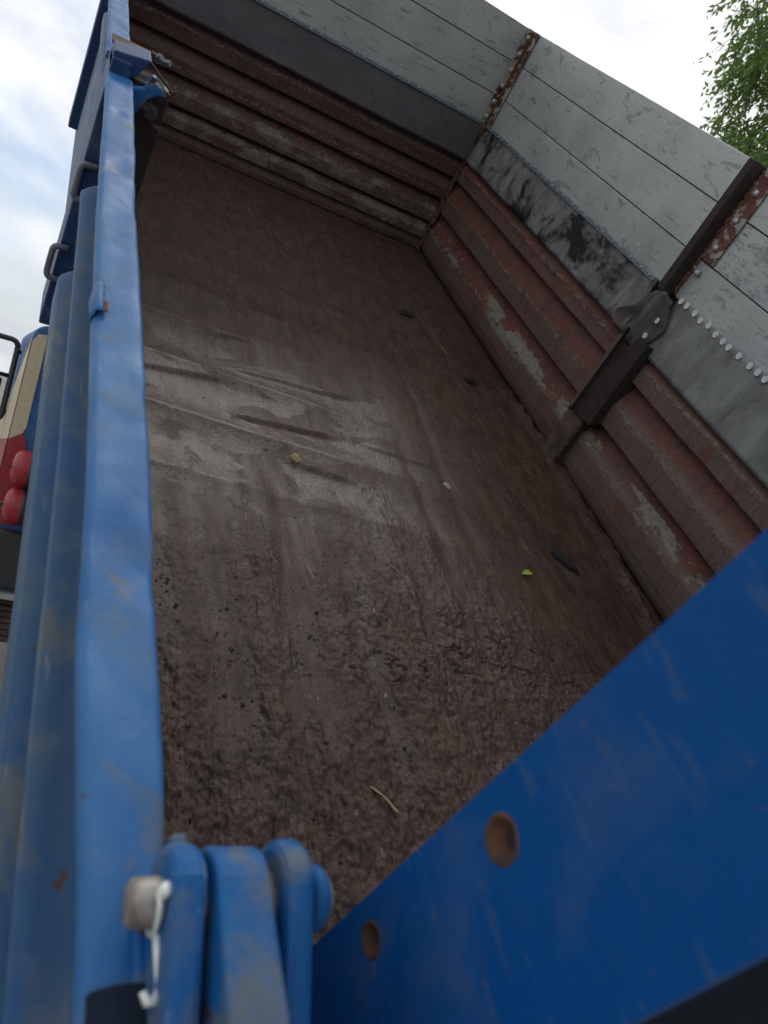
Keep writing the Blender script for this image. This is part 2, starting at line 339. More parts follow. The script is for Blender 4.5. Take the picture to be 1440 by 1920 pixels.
def bpart(name, mb, mat, parent=None, smooth=False, bevel=0, solid=0, label=None):
    """a part of the raised body: mesh in body space"""
    me = mb.mesh(name, smooth) if isinstance(mb, MB) else mb
    if isinstance(mb, MB): fixn(me)
    o = link(name, me, mat, parent or truck, None, bevel, solid)
    if parent is None:
        o.location = BODY.translation; o.rotation_euler = (TILT, 0, 0)
    if label: o['label'] = label
    return o
def wpart(name, mb, mat, parent=None, smooth=False, bevel=0, label=None):
    me = mb.mesh(name, smooth); fixn(me); o = link(name, me, mat, parent or truck, None, bevel)
    if label: o['label'] = label
    return o
def thing(name, me, mat, label, cat, group=None, kind=None):
    """a loose thing lying in the raised body: mesh in body space"""
    o = link(name, me, mat, None); o.location = BODY.translation; o.rotation_euler = (TILT, 0, 0)
    o['label'] = label; o['category'] = cat
    if group: o['group'] = group
    if kind: o['kind'] = kind
    return o

YF, W = 4.745, 1.2

# ------------------------------------------------------------------ ground
g = MB(); g.add([(-400, -400, 0), (400, -400, 0), (400, 400, 0), (-400, 400, 0)], [(0, 1, 2, 3)])
go = link('ground', g.mesh('ground'), M['ground'], None); go['kind'] = 'structure'; go['label'] = 'pale gravel yard under the truck'

# ------------------------------------------------------------------ body floor with dents and creases
def floor_h(x, y):
    h = .010 * (fbm(x * 1.6, y * 1.6, 4, .5, 3) - .5)
    m = sstep(3.6, 2.2, y) * sstep(.35, -.25, x) * (.15 + .85 * sstep(1.1, 1.5, y))
    ph = (y + .1 + .08 * x) / .345
    fr = ph - np.floor(ph)
    h = h - m * .020 * (np.sin(np.pi * fr) ** .8) * (0.35 + 1.0 * vnoise(np.floor(ph) * 3.1 + 1, x * 1.6, 5))
    m2 = sstep(3.9, 2.6, y) * sstep(-.2, .3, x) + .35 * sstep(4.4, 3.2, y)
    h = h - m2 * .010 * (np.sin(np.pi * fr) ** 2) * vnoise(np.floor(ph) * 2.3, x * 2, 8)
    for (ax, ay), (bx, by), a, w in [((-.54, 2.10), (-.02, 2.15), .018, .15), ((-.56, 1.76), (-.17, 1.80), .024, .15), ((-.36, 1.55), (-.16, 1.53), .014, .08), ((-.62, 2.33), (-.2, 2.42), .012, .1), ((-.95, 1.93), (-.62, 1.98), .012, .12), ((.0, 1.80), (.3, 1.76), .010, .08)]:
        L = math.hypot(bx - ax, by - ay); ux, uy = (bx - ax) / L, (by - ay) / L
        u = (x - ax) * ux + (y - ay) * uy; s = -(x - ax) * uy + (y - ay) * ux + .012 * (fbm(x * 9, y * 9, 3, .5, 2) - .5)
        e = sstep(-.08, .06, u) * sstep(L + .08, L - .06, u)
        h = h + .75 * a * e * np.where(s > 0, np.exp(-np.maximum(s, 0) / w), np.exp(np.minimum(s, 0) / .008))
    # long grooves worn by the load
    for x0, y0, y1, d in [(-.52, .55, 1.35, .010), (-.33, .2, 1.1, .007), (.15, 1.1, 1.9, .006), (.32, 1.2, 2.4, .005), (.55, .6, 1.8, .005)]:
        xx = x0 + .05 * (y - y0) + .01 * np.sin(y * 6); h = h - d * np.exp(-((x - xx) / .03) ** 2) * sstep(y0 - .1, y0 + .1, y) * sstep(y1 + .15, y1 - .1, y)
    return h
xs = np.linspace(-1.2, 1.234, 244); ys = np.linspace(-.42, 4.76, 520)
X, Y = np.meshgrid(xs, ys); Z = floor_h(X, Y)
f = MB().grid(np.stack([X, Y, Z], -1))
floor = bpart('bed_floor', f, M['floor'], smooth=True, solid=0.006)

# ------------------------------------------------------------------ corrugated walls
PROF_R = [(0, -.008), (.02, .010), (.05, .024), (.088, .028), (.0885, .023), (.0915, .023), (.092, .028), (.185, .030), (.192, .028), (.285, -.010), (.292, -.013), (.316, -.014), (.319, -.012), (.323, .024), (.326, .028), (.43, .031), (.438, .029),
          (.528, -.009), (.535, -.013), (.556, -.014), (.559, -.012), (.563, .024), (.566, .028), (.645, .030), (.652, .027), (.72, -.010), (.78, -.013), (.79, .015), (.86, .015)]
PROF_H = [(0, .02), (.035, .026), (.048, .027), (.052, .010), (.072, .004), (.098, .008), (.102, .027), (.155, .029), (.160, .027), (.205, -.012), (.222, -.014), (.226, .026), (.229, .029), (.30, .030), (.306, .027), (.375, -.012), (.395, -.014), (.399, .026), (.403, .029),
          (.47, .030), (.476, .027), (.542, -.012), (.560, -.014), (.564, .026), (.568, .029), (.645, .030), (.652, .027), (.72, -.014), (.86, -.014)]
def dense(prof, step=.012):
    o = []
    for (z0, d0), (z1, d1) in zip(prof, prof[1:]):
        k = max(1, int(max(abs(z1 - z0), abs(d1 - d0)) / step))
        o += [(z0 + (z1 - z0) * i / k, d0 + (d1 - d0) * i / k) for i in range(k)]
    return np.array(o + [prof[-1]])
def wall(prof, a, b, kind, seed, endtaper=.03):
    pr = dense(prof); t = np.linspace(a, b, int((b - a) / .02)); T, Zp = np.meshgrid(t, pr[:, 0], indexing='ij'); D = np.repeat(pr[None, :, 1], len(t), 0)
    e = sstep(a, a + endtaper, T) * sstep(b, b - endtaper, T)
    D = D * (.75 + .25 * e) + .014 * (fbm(T * 2.2, Zp * 5, 4, .5, seed) - .5) + .004 * (fbm(T * 9, Zp * 14, 3, .5, seed + 3) - .5)
    Zp = Zp + .006 * (fbm(T * 3, Zp * 2, 3, .5, seed + 7) - .5)
    if kind == 'R': P = np.stack([W - D, T, Zp], -1)
    elif kind == 'H': P = np.stack([T, YF - D, Zp], -1)
    return MB().grid(P)
bpart('side_board', crisp(fixn(wall(PROF_R, 2.27, 4.70, 'R', 21).mesh('side_board', True))), M['redR'], smooth=True, solid=.004, label='red oxide corrugated side board with flaked pale paint')
bpart('side_board', crisp(fixn(wall(PROF_R, -.4, 2.13, 'R', 33).mesh('side_board', True))), M['redR2'], smooth=True, solid=.004, label='dusty red brown corrugated side board nearest the tailgate')
head = bpart('headboard', crisp(fixn(wall(PROF_H, -1.19, 1.185, 'H', 45).mesh('headboard', True))), M['redH'], smooth=True, solid=.004, label='red corrugated headboard darkened for shade')
for a_, b_ in ((2.27, 4.68), (-.4, 2.11)):
    ty = np.linspace(a_, b_, 90)
    bpart('foot_seam', MB().tube([(W - .0400 - .004 * float(vnoise(y * 3, 1., 4)), y, .090 + .004 * float(vnoise(y * 2, 5., 2))) for y in ty], .0028, 6), M['brown'], smooth=True)
# rough weld in the front corner
pts = [(1.165 + .012 * (fbm(np.array(z * 20.), np.array(1.), 3, .5, 4) - .5), 4.70 + .03 * (vnoise(z * 30, 3.) - .5), z) for z in np.linspace(0, .93, 70)]
bpart('corner_weld', MB().tube(pts, [.017 + .006 * random.random() for _ in pts], 8), M['weld'], smooth=True)
bpart('corner_filler', MB().box(1.196, 1.232, 4.66, 4.79, -.02, .93), M['weld'])
# outside skins so the body is closed when seen from elsewhere
o = MB().box(1.235, 1.265, -.4, 4.76, -.12, .86); o.box(-1.2, 1.265, 4.80, 4.83, -.12, .9); bpart('outer_skin', o, M['side'], bevel=.004)

# ------------------------------------------------------------------ posts of the right side
p = MB().box(1.135, 1.235, 2.115, 2.255, -.02, .30)
post = bpart('centre_post', p, M['brown'], bevel=.006)
ch = MB()
ch.prism([(1.115, 2.045), (1.20, 2.045), (1.20, 2.055), (1.125, 2.055), (1.125, 2.205), (1.105, 2.205), (1.105, 2.215), (1.20, 2.215), (1.20, 2.219), (1.095, 2.219), (1.095, 2.2), (1.115, 2.2)], 2, .27, .74)
for i, v in enumerate(ch.v):
    if v[2] < .3: ch.v[i] = (v[0], v[1], .29 - (v[1] - 2.03) * .12 + (v[0] - 1.1) * .3)
bpart('channel', ch, M['dark'], post, bevel=.003)
bpart('lit_edge', MB().box(1.0915, 1.0945, 2.198, 2.221, .29, .70), M['brown'], post)  # paler strip painting the lit edge of the channel flange
bpart('weld_bead', MB().tube([(1.13 + .01 * random.random(), 2.105 + .01 * random.random(), z) for z in np.linspace(0, .3, 24)], .009, 7), M['weld'], post, smooth=True)
bpart('backing_plate', MB().box(1.196, 1.232, 2.02, 2.45, .74, 1.02), M['dark'], post)
# extension post above: steel angle with a rusty flange and bolts
ep = MB().box(1.112, 1.19, 2.185, 2.232, .95, 1.56)
epo = bpart('extension_post', ep, M['dark'], bevel=.006)  # near-black colour holds the shade of its rear-facing leg
bpart('rust_seam', MB().tube([(1.172 + .012 * random.random(), 2.182 - .008 * random.random(), z) for z in np.linspace(.96, 1.54, 60)], [.006 + .003 * random.random() for _ in range(60)], 7), M['rust'], epo, smooth=True)
bpart('flange', MB().box(1.176, 1.181, 2.085, 2.184, 1.145, 1.53), M['rustpaint'], epo, bevel=.001)
def dome(p, d, r, h): return MB().lathe(p, d, [(0, r), (h * .35, r), (h * .7, r * .8), (h, r * .3), (h * 1.02, .0005)], 14)
for z in (1.09, 1.21, 1.335, 1.46): bpart('bolt', dome((1.176, 2.135, z), (-1, 0, 0), .015, .014), M['zinc'], epo, smooth=True)
# front corner post: flat rusty strips with bolts
fp = MB().box(1.125, 1.176, 4.700, 4.706, .95, 1.56); fp.box(1.170, 1.176, 4.625, 4.700, .95, 1.56)
fpo = bpart('corner_post', fp, M['rustpaint'], bevel=.002)
bpart('rust_seam', MB().tube([(1.166, 4.692 - .006 * random.random(), z) for z in np.linspace(.90, 1.55, 70)], [.007 + .004 * random.random() for _ in range(70)], 7), M['rust'], fpo, smooth=True)
for z in np.linspace(1.0, 1.51, 6):
    bpart('bolt', dome((1.148, 4.700, z), (0, -1, 0), .017, .008), M['zinc'], fpo, smooth=True); bpart('bolt', dome((1.170, 4.655, z + .03), (-1, 0, 0), .012, .010), M['rust'], fpo, smooth=True)
bpart('rust_scab', MB().tube([(1.160 + .012 * random.random(), 4.69 - .02 * random.random(), z) for z in np.linspace(.87, .98, 22)], [.012 + .012 * random.random() for _ in range(22)], 7), M['rust'], fpo, smooth=True)

# ------------------------------------------------------------------ aluminium extension planks
def plank(kind, a, b, z0, z1, seed):
    n = max(8, int((b - a) / .06)); t = np.linspace(a, b, n); z = np.array([z0, z0 + .0015, (z0 + z1) / 2, z1 - .0015, z1])
    d = np.array([.0015, 0, 0, 0, .0015]); P = []
    wob = .008 * (fbm(t * 1.1, t * 0 + seed, 3, .5, seed) - .5)
    edge = .004 * (fbm(t * 2.5, t * 0 + seed, 4, .6, seed + 5) - .5)
    for i in range(n):
        zz = z.copy(); zz[3:] += edge[i] * (z1 > 1.5)
        ring = [(dd + wob[i], q) for dd, q in zip(d, zz)] + [(.025 + wob[i], z1 + edge[i] * (z1 > 1.5)), (.025 + wob[i], z0)]
        P.append([(1.184 + r, t[i], q) if kind == 'R' else (t[i], YF - .036 + r, q) for r, q in ring])
    m = MB().grid(np.array(P), True); k = 7
    m.f += [tuple(range(k))[::-1], tuple(range((n - 1) * k, n * k))]; return m
ROWS = [(.957, 1.137), (1.1425, 1.352), (1.3575, 1.558)]
for nm, kind, a, b, base in (('extension_panel', 'H', -1.19, 1.166, 0), ('extension_panel', 'R', 2.234, 4.695, 3), ('extension_panel', 'R', -.4, 2.182, 6)):
    fr = MB()
    if kind == 'R':
        for z in (.98, 1.12, 1.335, 1.5): fr.box(1.2145, 1.238, a - .02, b + .05, z, z + .04)
    else:
        for z in (.98, 1.12, 1.335, 1.5): fr.box(a, b + .05, YF - .0055, YF + .02, z, z + .04)
    po = bpart(nm, fr, M['black'], label='three row aluminium extension panel')
    for r, (z0, z1) in enumerate(ROWS): bpart('plank', plank(kind, a, b, z0, z1, base + r), M['alus'][base + r], po)

# ------------------------------------------------------------------ rubber flaps bridging board and planks
def flap(kind, a, b, z0, z1, off, seed, ragged=.006):
    n = int((b - a) / .02); t = np.linspace(a, b, n); u = np.linspace(0, 1, 16); T, U = np.meshgrid(t, u, indexing='ij')
    lo = z0 + ragged * (fbm(t * 5, t * 0, 5, .65, seed) - .5) * 2; Zz = lo[:, None] * (1 - U) + z1 * U
    O = off + .016 * (fbm(T * 2.4, U * 1.5, 4, .5, seed + 2) - .5) + .012 * (1 - U) ** 2 * (vnoise(T * 3, U * 0, seed) - .2)
    P = np.stack([1.184 - O, T, Zz], -1) if kind == 'R' else np.stack([T, YF - .036 - O, Zz], -1)
    return MB().grid(P)
def rivet_mesh(kind, r, ring):
    d = (-1, 0, 0) if kind == 'R' else (0, -1, 0)
    m = MB().lathe((0, 0, 0), d, [(0, r), (.0018, r), (.0024, r * .92), (.0022, r * .62), (.0008, r * .45), (.0030, r * .38), (.0032, .0005)] if ring else [(0, r), (.003, r * .9), (.005, r * .4), (.0055, .0003)], 14)
    me = m.mesh('rivet', False); fixn(me); me.materials.append(M['washer'] if ring else M['zinc']); me.materials.append(M['rung'])
    if ring:
        for p in me.polygons:
            c = p.center; q = math.hypot(c[1], c[2]) if kind == 'R' else math.hypot(c[0], c[2])
            if q < r * .18: p.material_index = 1
    return me
fh = bpart('rubber_flap', flap('H', -1.18, 1.16, .70, .965, .022, 3), M['rubA'], smooth=True, solid=.006, label='rubber flap along the headboard, darkened for shade')
ff = bpart('rubber_flap', flap('R', 2.30, 4.67, .70, .965, .022, 5, .008), M['rubB'], smooth=True, solid=.006, label='grey rubber flap with black worn patches')
fr_ = bpart('rubber_flap', flap('R', -.4, 2.11, .69, .972, .022, 8, .003), M['rubC'], smooth=True, solid=.007, label='dusty grey rubber flap fixed by a row of round washers')
for par, kind, a, b in ((fh, 'H', -1.18, 1.12), (ff, 'R', 2.32, 4.63)):
    s = MB(); hs = MB()
    x = 1.184 - .034 if kind == 'R' else 0; y = YF - .036 - .034
    if kind == 'R': s.box(x, x + .003, a, b, .949, .969)
    else: s.box(a, b, y, y + .003, .949, .969)
    st = bpart('perforated_strip', s, M['strip'], par)
    rm = rivet_mesh(kind, .0065, False)
    for t in np.arange(a + .04, b - .02, .098):
        t = t + random.uniform(-.02, .02)
        link('screw', rm, None, par, (x, t, .960) if kind == 'R' else (t, y, .960))
    hm = MB().lathe((0, 0, 0), (-1, 0, 0) if kind == 'R' else (0, -1, 0), [(0, .0035), (.0007, .0035)], 6)
    for t in np.arange(a + .012, b, .016):
        q = (x - .0002, t, .959) if kind == 'R' else (t, y - .0002, .959)
        hs.add([tuple(Vector(v) + Vector(q)) for v in hm.v], hm.f)
    bpart('strip_hole', hs, M['holes'], par)['kind'] = 'stuff'
rm = rivet_mesh('R', .0145, True); t = 2.085
while t > -.38:
    link('washer', rm, None, fr_, (1.184 - .030, t, .962 + random.uniform(-.006, .005)), ); t -= random.uniform(.042, .078)
# rubber wrapped over the post between the two flaps
tt = np.linspace(0, 1, 26); uu = np.linspace(0, 1, 18); T, U = np.meshgrid(tt, uu, indexing='ij')
left = 2.43 - .17 * U + .02 * np.sin(U * 9); right = 2.075 + .02 * np.sin(U * 7 + 1)
yy = left + (right - left) * T
tc_ = (2.33 - .14 - yy) / .26
bul = .032 + .066 * np.exp(-((yy - 2.165 + .02 * U) / .055) ** 2) * (.75 + .25 * np.sin(U * 3.1)) + .020 * (fbm(T * 4, U * 4, 4, .55, 6) - .5) + .012 * np.sin(T * 9 + U * 5) * (T < .5)
zz = .700 - .015 * T + .012 * (fbm(T * 8, U * 0, 4, .6, 9) - .5) + (.275 - .06 * np.abs(T - .75)) * U
wrap = bpart('rubber_wrap', MB().grid(np.stack([1.184 - bul, yy, zz], -1)), M['rubD'], smooth=True, solid=.006, label='scuffed rubber piece bulging over the post')
wr = rivet_mesh('R', .014, True)
for y, z, b in ((2.098, .845, .056), (2.10, .765, .060)): link('washer', wr, None, wrap, (1.184 - b - .008, y, z))

# ------------------------------------------------------------------ left side boards: rail and pressed ribs seen from outside
OUT = [(-1.245, .840), (-1.249, .80), (-1.249, .748), (-1.252, .741), (-1.262, .738), (-1.286, .735), (-1.292, .733), (-1.2945, .729), (-1.293, .723), (-1.274, .716), (-1.270, .708), (-1.270, .697), (-1.276, .691), (-1.306, .685), (-1.312, .683), (-1.3150, .678), (-1.3150, .640), (-1.312, .634), (-1.280, .610), (-1.250, .57), (-1.250, .42), (-1.262, .40), (-1.262, .33), (-1.25, .30), (-1.238, .25), (-1.236, .10), (-1.228, .0)]
def left_board(a, b, rib_end, seed, amp=1.0):
    pr = []
    for (x0, z0), (x1, z1) in zip(OUT, OUT[1:]):
        k = max(1, int(math.hypot(x1 - x0, z1 - z0) / .006)); pr += [(x0 + (x1 - x0) * i / k, z0 + (z1 - z0) * i / k) for i in range(k)]
    pr = np.array(pr + [OUT[-1]]); t = np.linspace(a, b, int((b - a) / .02)); T, Zp = np.meshgrid(t, pr[:, 1], indexing='ij'); Xp = np.repeat(pr[None, :, 0], len(t), 0)
    flat = -1.212
    re_ = rib_end + .42 * sstep(.694, .70, Zp); tap = sstep(re_ + .02, re_ - .16 + .05 * np.sin(Zp * 30), T) * sstep(a + .02, a + .12, T)
    Xp = flat + amp * (Xp - flat) * np.maximum(tap, sstep(.75, .79, Zp)) + .006 * (fbm(T * 2.5, Zp * 6, 4, .5, seed) - .5)
    return MB().grid(np.stack([Xp, T, Zp], -1))
def rail(a, b, seed, dz=0, dx=0):
    # rounded box rail with dents
    n = int((b - a) / .012); sec = []
    x0, x1, z0, z1, r = -1.278, -1.2, .832, .860, .010
    for cx, cz, a0 in ((x1 - r, z1 - r, 0), (x0 + r, z1 - r, 90), (x0 + r, z0 + r, 180), (x1 - r, z0 + r, 270)):
        sec += [(cx + r * math.cos(R(a0 + k * 22.5)), cz + r * math.sin(R(a0 + k * 22.5))) for k in range(5)]
        if a0 == 0: sec += [(x1 - r - (x1 - x0 - 2 * r) * q, z1) for q in (.2, .4, .6, .8)]
    sec = np.array(sec); t = np.linspace(a, b, n); T = np.repeat(t[:, None], len(sec), 1); SX = np.repeat(sec[None, :, 0], n, 0); SZ = np.repeat(sec[None, :, 1], n, 0)
    bow = .006 * (fbm(T * 1.3, T * 0 + seed, 3, .5, seed) - .5) * 2
    dent = np.zeros_like(T)
    rs = np.random.RandomState(seed)
    for k in range(int((b - a) * 9)):
        c, w, xx, dd = rs.uniform(a, b), rs.uniform(.02, .07), rs.uniform(-1.28, -1.2), rs.uniform(.002, .008)
        ang = rs.uniform(-.8, .8); uu = (T - c) * math.cos(ang) + (SX - xx) * math.sin(ang); vv = -(T - c) * math.sin(ang) + (SX - xx) * math.cos(ang)
        dent += dd * np.exp(-(uu / w) ** 2 - (vv / (w * .55)) ** 2)
    SZ = SZ - dent * (SZ > .83) + .004 * (fbm(T * 6, SX * 22, 4, .55, seed + 4) - .5) + dz
    SX = SX + .010 * sstep(-.15, -.5, T) * (SX < -1.24) + bow + .004 * (fbm(T * 11, SZ * 30, 4, .6, seed + 9) - .5) * (SX > -1.22) + dx
    m = MB().grid(np.stack([SX, T, SZ], -1), True); k = len(sec); m.f += [tuple(range(k))[::-1], tuple(range((n - 1) * k, n * k))]; return m
lb = bpart('side_board', crisp(fixn(left_board(-.75, 1.99, 1.06, 61).mesh('side_board', True)), 20), M['side'], smooth=True, solid=.004, label='blue ribbed side board along which the camera looks')
rl = bpart('top_rail', rail(-.78, 2.02, 5), M['rail'], lb, smooth=True, label='dented pale blue top rail')
bpart('inner_sheet', MB().box(-1.2095, -1.2, -.45, 1.99, .0, .80), M['redR2'], lb)
lb2 = bpart('side_board', left_board(2.27, 4.60, 3.9, 71, .45), M['side'], smooth=True, solid=.004, label='far blue ribbed side board')
bpart('top_rail', rail(2.24, 4.62, 9, .004, -.004), M['rail'], lb2, smooth=True)
bpart('inner_sheet', MB().box(-1.2095, -1.2, 2.27, 4.70, .0, .80), M['redH'], lb2)
# torn lip on the rail
tl = MB(); P = []
for i, y in enumerate(np.linspace(.50, .60, 12)):
    k = i / 11.0; c = .010 * math.sin(math.pi * (1 - k) ** 1.5)
    P.append([(-1.2815, y, .835), (-1.2825 - c * .5, y, .848), (-1.279 - c * .2, y, .862 + c * .5), (-1.2715, y, .8645 + c * .4), (-1.2685 + .0015 * math.sin(i * 2.), y, .861)])
bpart('torn_lip', MB().grid(np.array(P)), M['rail'], lb, smooth=True, solid=.002)
bpart('rust_patch', MB().box(-1.268, -1.261, .505, .54, .8598, .8625), M['rust'], lb, bevel=.001)

# centre post of the left side, with rungs
pl = MB().box(-1.272, -1.212, 2.02, 2.25, -.02, .90)
lp = bpart('centre_post', pl, M['navy'], bevel=.006, label='shade-darkened blue post with rungs between the blue side boards')
bpart('post_cap', MB().box(-1.276, -1.165, 2.17, 2.256, .901, .913), M['rust'], lp, bevel=.003)
pc = MB().prism([(-1.272, .862), (-1.2, .862), (-1.165, .93), (-1.272, .915)], 1, 2.03, 2.168); bpart('post_head', pc, M['navy'], lp, bevel=.004)
ic = MB().prism([(-1.2, 2.05), (-1.085, 2.05), (-1.085, 2.20), (-1.2, 2.20)], 2, .05, .86); bpart('channel', ic, M['dark'], lp, bevel=.004)
for z, xo in ((.515, .026), (.225, .010)):
    y = 2.01; pts = [(-1.255 + xo, y, z + .060)]
    for k in range(13):
        a = R(90 - 180 * k / 12); cz = z + (.034 if k < 6 else -.034 if k > 6 else 0)
        pts.append((-1.287 + xo - .014 * math.cos(a), y, cz + .024 * math.sin(a)))
    pts.append((-1.255 + xo, y, z - .060))
    bpart('rung', MB().tube(pts, .0105, 10), M['rung'], lp, smooth=True)
# board latch with bolts on the inner side of that post
la = MB().prism([(-1.205, .845), (-1.170, .858), (-1.150, .888), (-1.136, .884), (-1.112, .872), (-1.104, .858), (-1.128, .852), (-1.150, .832), (-1.165, .785), (-1.2, .765)], 1, 1.992, 2.022)
lat = bpart('latch', la, M['lug'], bevel=.006, label='cast latch with bolts on the blue post')
def hexbolt(p, d, r, h): return MB().lathe(p, d, [(-.006, r * .7), (0, r * 1.25), (.003, r * 1.25), (.0031, r), (h * .85, r), (h, r * .8)], 6)
for q, d, r, h, m in (((-1.152, 2.005, .872), (.1, -.2, 1), .010, .030, 'lug'), ((-1.116, 2.005, .866), (.5, -.2, .9), .012, .018, 'rung'), ((-1.135, 1.995, .80), (.2, -1, .1), .024, .016, 'dark'), ((-1.108, 1.99, .765), (.7, -.6, .1), .011, .018, 'weld'),
                      ((-1.140, 2.22, .905), (.6, -.5, .6), .013, .024, 'rung'), ((-1.115, 2.24, .900), (.8, -.5, .3), .011, .026, 'rung'), ((-1.155, 2.2, .912), (.2, -.4, .9), .009, .014, 'weld')):
    bpart('bolt', hexbolt(q, d, r, h), M[m], lat)
bpart('rod', MB().tube([(-1.165, 2.17, .905), (-1.12, 2.12, .88), (-1.078, 2.08, .862)], .0045, 8), M['rust'], lat, smooth=True)
# front left corner post, a dark plate seen past the far board
bpart('corner_post', MB().box(-1.262, -1.20, 4.615, 4.80, -.12, .95), M['navy'], bevel=.006, label='shade-darkened front corner post of the body')
bpart('sill_beam', MB().box(-1.212, -1.14, -.4, 4.76, -.17, -.012), M['side'], bevel=.006)

# ------------------------------------------------------------------ tailgate, tilted a little, close to the camera
def tg(x, y, z): return (x, y - .064 * (z - 1.09), z)
def plate_with_holes(x0, x1, ya, yb, za, zb, holes):
    m = MB(); n = 24
    zs = [za] + sum([[h[1] - .03, h[1] + .03] for h in holes], []) + [zb]
    def quad(y0, y1, z0, z1):
        m.box(x0, x1, y0, y1, z0, z1)
    for i in range(0, len(zs) - 1, 2): quad(ya, yb, zs[i], zs[i + 1])
    for hy, hz, r in holes:
        quad(ya, hy - .03, hz - .03, hz + .03); quad(hy + .03, yb, hz - .03, hz + .03)
        ring = []
        for j in range(n):
            a = 2 * math.pi * j / n; c, s = math.cos(a), math.sin(a); k = .03 / max(abs(c), abs(s)); ring.append(((hy + r * c, hz + r * s), (hy + k * c, hz + k * s)))
        v = [(x0, *q[0]) for q in ring] + [(x0, *q[1]) for q in ring] + [(x1, *q[0]) for q in ring]
        m.add(v, [(j, (j + 1) % n, n + (j + 1) % n, n + j) for j in range(n)] + [(j, 2 * n + j, 2 * n + (j + 1) % n, (j + 1) % n) for j in range(n)])
    m.v = [tg(*p) for p in m.v]; return m
HOLES = [(-.476, .841, .0135), (-.482, 1.044, .0160)]
body = MB().box(-1.008, 1.02, -.600, -.452, .02, 1.62); body.v = [tg(*p) for p in body.v]
tgo = bpart('tailgate', body, M['tail'], bevel=.004, label='deep blue tailgate')
ep = plate_with_holes(-1.020, -1.009, -.618, -.441, .02, 1.64, HOLES)
bpart('end_plate', ep.mesh('end_plate'), M['tail'], tgo, label='flat blue end plate with two rusty holes')
for hy, hz, r in HOLES:
    n = 28; P = []
    for rr, xx, jit in ((r * .50, -1.0095, 0), (r * .60, -1.0115, .03), (r * .80, -1.0160, .03), (r * .97, -1.0200, .0), (r * 1.08, -1.0212, .06), (r * 1.20, -1.0203, .10)):
        P.append([tg(xx, hy + rr * math.cos(2 * math.pi * j / n) * (1 + jit * (random.random() - .3)), hz + rr * math.sin(2 * math.pi * j / n) * (1 + jit * (random.random() - .3))) for j in range(n)])
    rim = bpart('rusty_hole_rim', MB().grid(np.array(P), True), M['rust'], tgo, smooth=True)
    bpart('dark_hole', MB().add([tg(-1.0092, hy + r * .62 * math.cos(2 * math.pi * j / n), hz + r * .62 * math.sin(2 * math.pi * j / n)) for j in range(n)], [tuple(range(n))]), M['holes'], tgo)
gr = MB()
for z in (.3, .75, 1.2): gr.box(-.98, 1.0, -.640, -.601, z, z + .10)
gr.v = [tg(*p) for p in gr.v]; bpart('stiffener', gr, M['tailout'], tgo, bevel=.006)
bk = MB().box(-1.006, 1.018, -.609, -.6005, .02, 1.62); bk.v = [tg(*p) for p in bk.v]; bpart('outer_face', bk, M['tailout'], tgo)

# ------------------------------------------------------------------ tailgate hinge
PY, PZ = -.452, .902
def lug(x0, x1, r, back, drop, zb):
    pr = [(PY + r * math.cos(R(a)), PZ + r * math.sin(R(a))) for a in range(-70, 91, 16)]
    pr += [(PY - .035, PZ + r * .98 - drop * .035), (back, PZ + r * .98 + drop * (back - PY)), (back, zb), (PY - .02, zb)]
    return MB().prism(pr, 0, x0, x1)
hin = bpart('tailgate_hinge', lug(-1.228, -1.203, .040, -.66, .42, .55), M['lug'], bevel=.007, label='blue clevis hinge at the rear corner')
bpart('lug', lug(-1.197, -1.155, .038, -.80, .0, .76), M['lug'], hin, bevel=.004)
bpart('lug', lug(-1.143, -1.119, .044, -.66, .50, .55), M['lug'], hin, bevel=.008)
bpart('spacer', MB().box(-1.203, -1.143, -.66, -.56, .55, .70), M['dark'], hin)
pin = bpart('pin', MB().lathe((-1.250, PY, PZ), (1, 0, 0), [(0, .0145), (.002, .0165), (.004, .0175), (.156, .0175), (.158, .015)], 28), M['steel'], hin, smooth=True)
bpart('pin_head', MB().lathe((-1.112, PY, PZ), (1, 0, 0), [(0, .019), (.001, .024), (.010, .025), (.015, .020), (.016, .001)], 28), M['lug'], pin, smooth=True)
bpart('collar', MB().lathe((-1.155, PY, PZ), (1, 0, 0), [(0, .021), (.012, .021)], 24), M['steel'], pin, smooth=True)
xc = -1.2345; pts = []
for k in range(15):
    a = R(100 + 150 * k / 14); pts.append((xc + .006 * k / 14, PY + .0205 * math.cos(a), PZ + .024 * math.sin(a)))
clip = bpart('retaining_clip', MB().tube(pts, .0021, 8), M['clip'], hin, smooth=True, label='pale linch pin clip through the hinge pin')
bpart('clip_pin', MB().tube([(xc + .003, PY - .004, PZ + .030), (xc + .003, PY - .004, PZ + .012)], [.0048, .0046], 10), M['clip'], clip, smooth=True)
bpart('clip_end', MB().tube([(xc + .005, PY - .021, PZ - .002), (xc + .009, PY - .036, PZ - .008), (xc + .012, PY - .052, PZ - .012), (xc + .008, PY - .060, PZ - .013), (xc + .000, PY - .061, PZ - .012), (xc - .003, PY - .055, PZ - .010)], [.0030, .0046, .0056, .0046, .0036, .0026], 9), M['clip'], clip, smooth=True)
bpart('notch_shade', MB().prism([(-1.268, .858), (-1.2285, .858), (-1.2285, .872), (-1.250, .869)], 1, -.80, -.492), M['tailout'], hin, bevel=.003)  # dark block painting the shaded cut-out under the pin, no real plate
bpart('weld_bead', MB().tube([(-1.2295, y, .861 + .002 * random.random()) for y in np.linspace(-.62, -.43, 22)], [.0045 + .0025 * random.random() for _ in range(22)], 7), M['lug'], hin, smooth=True)
bpart('stop_block', MB().box(-1.204, -1.189, -.445, -.378, .80, .868), M['lug'], hin, bevel=.004)
bpart('rear_post', MB().box(-1.2, -1.095, -.80, -.54, -.1, .545), M['side'], bevel=.006)

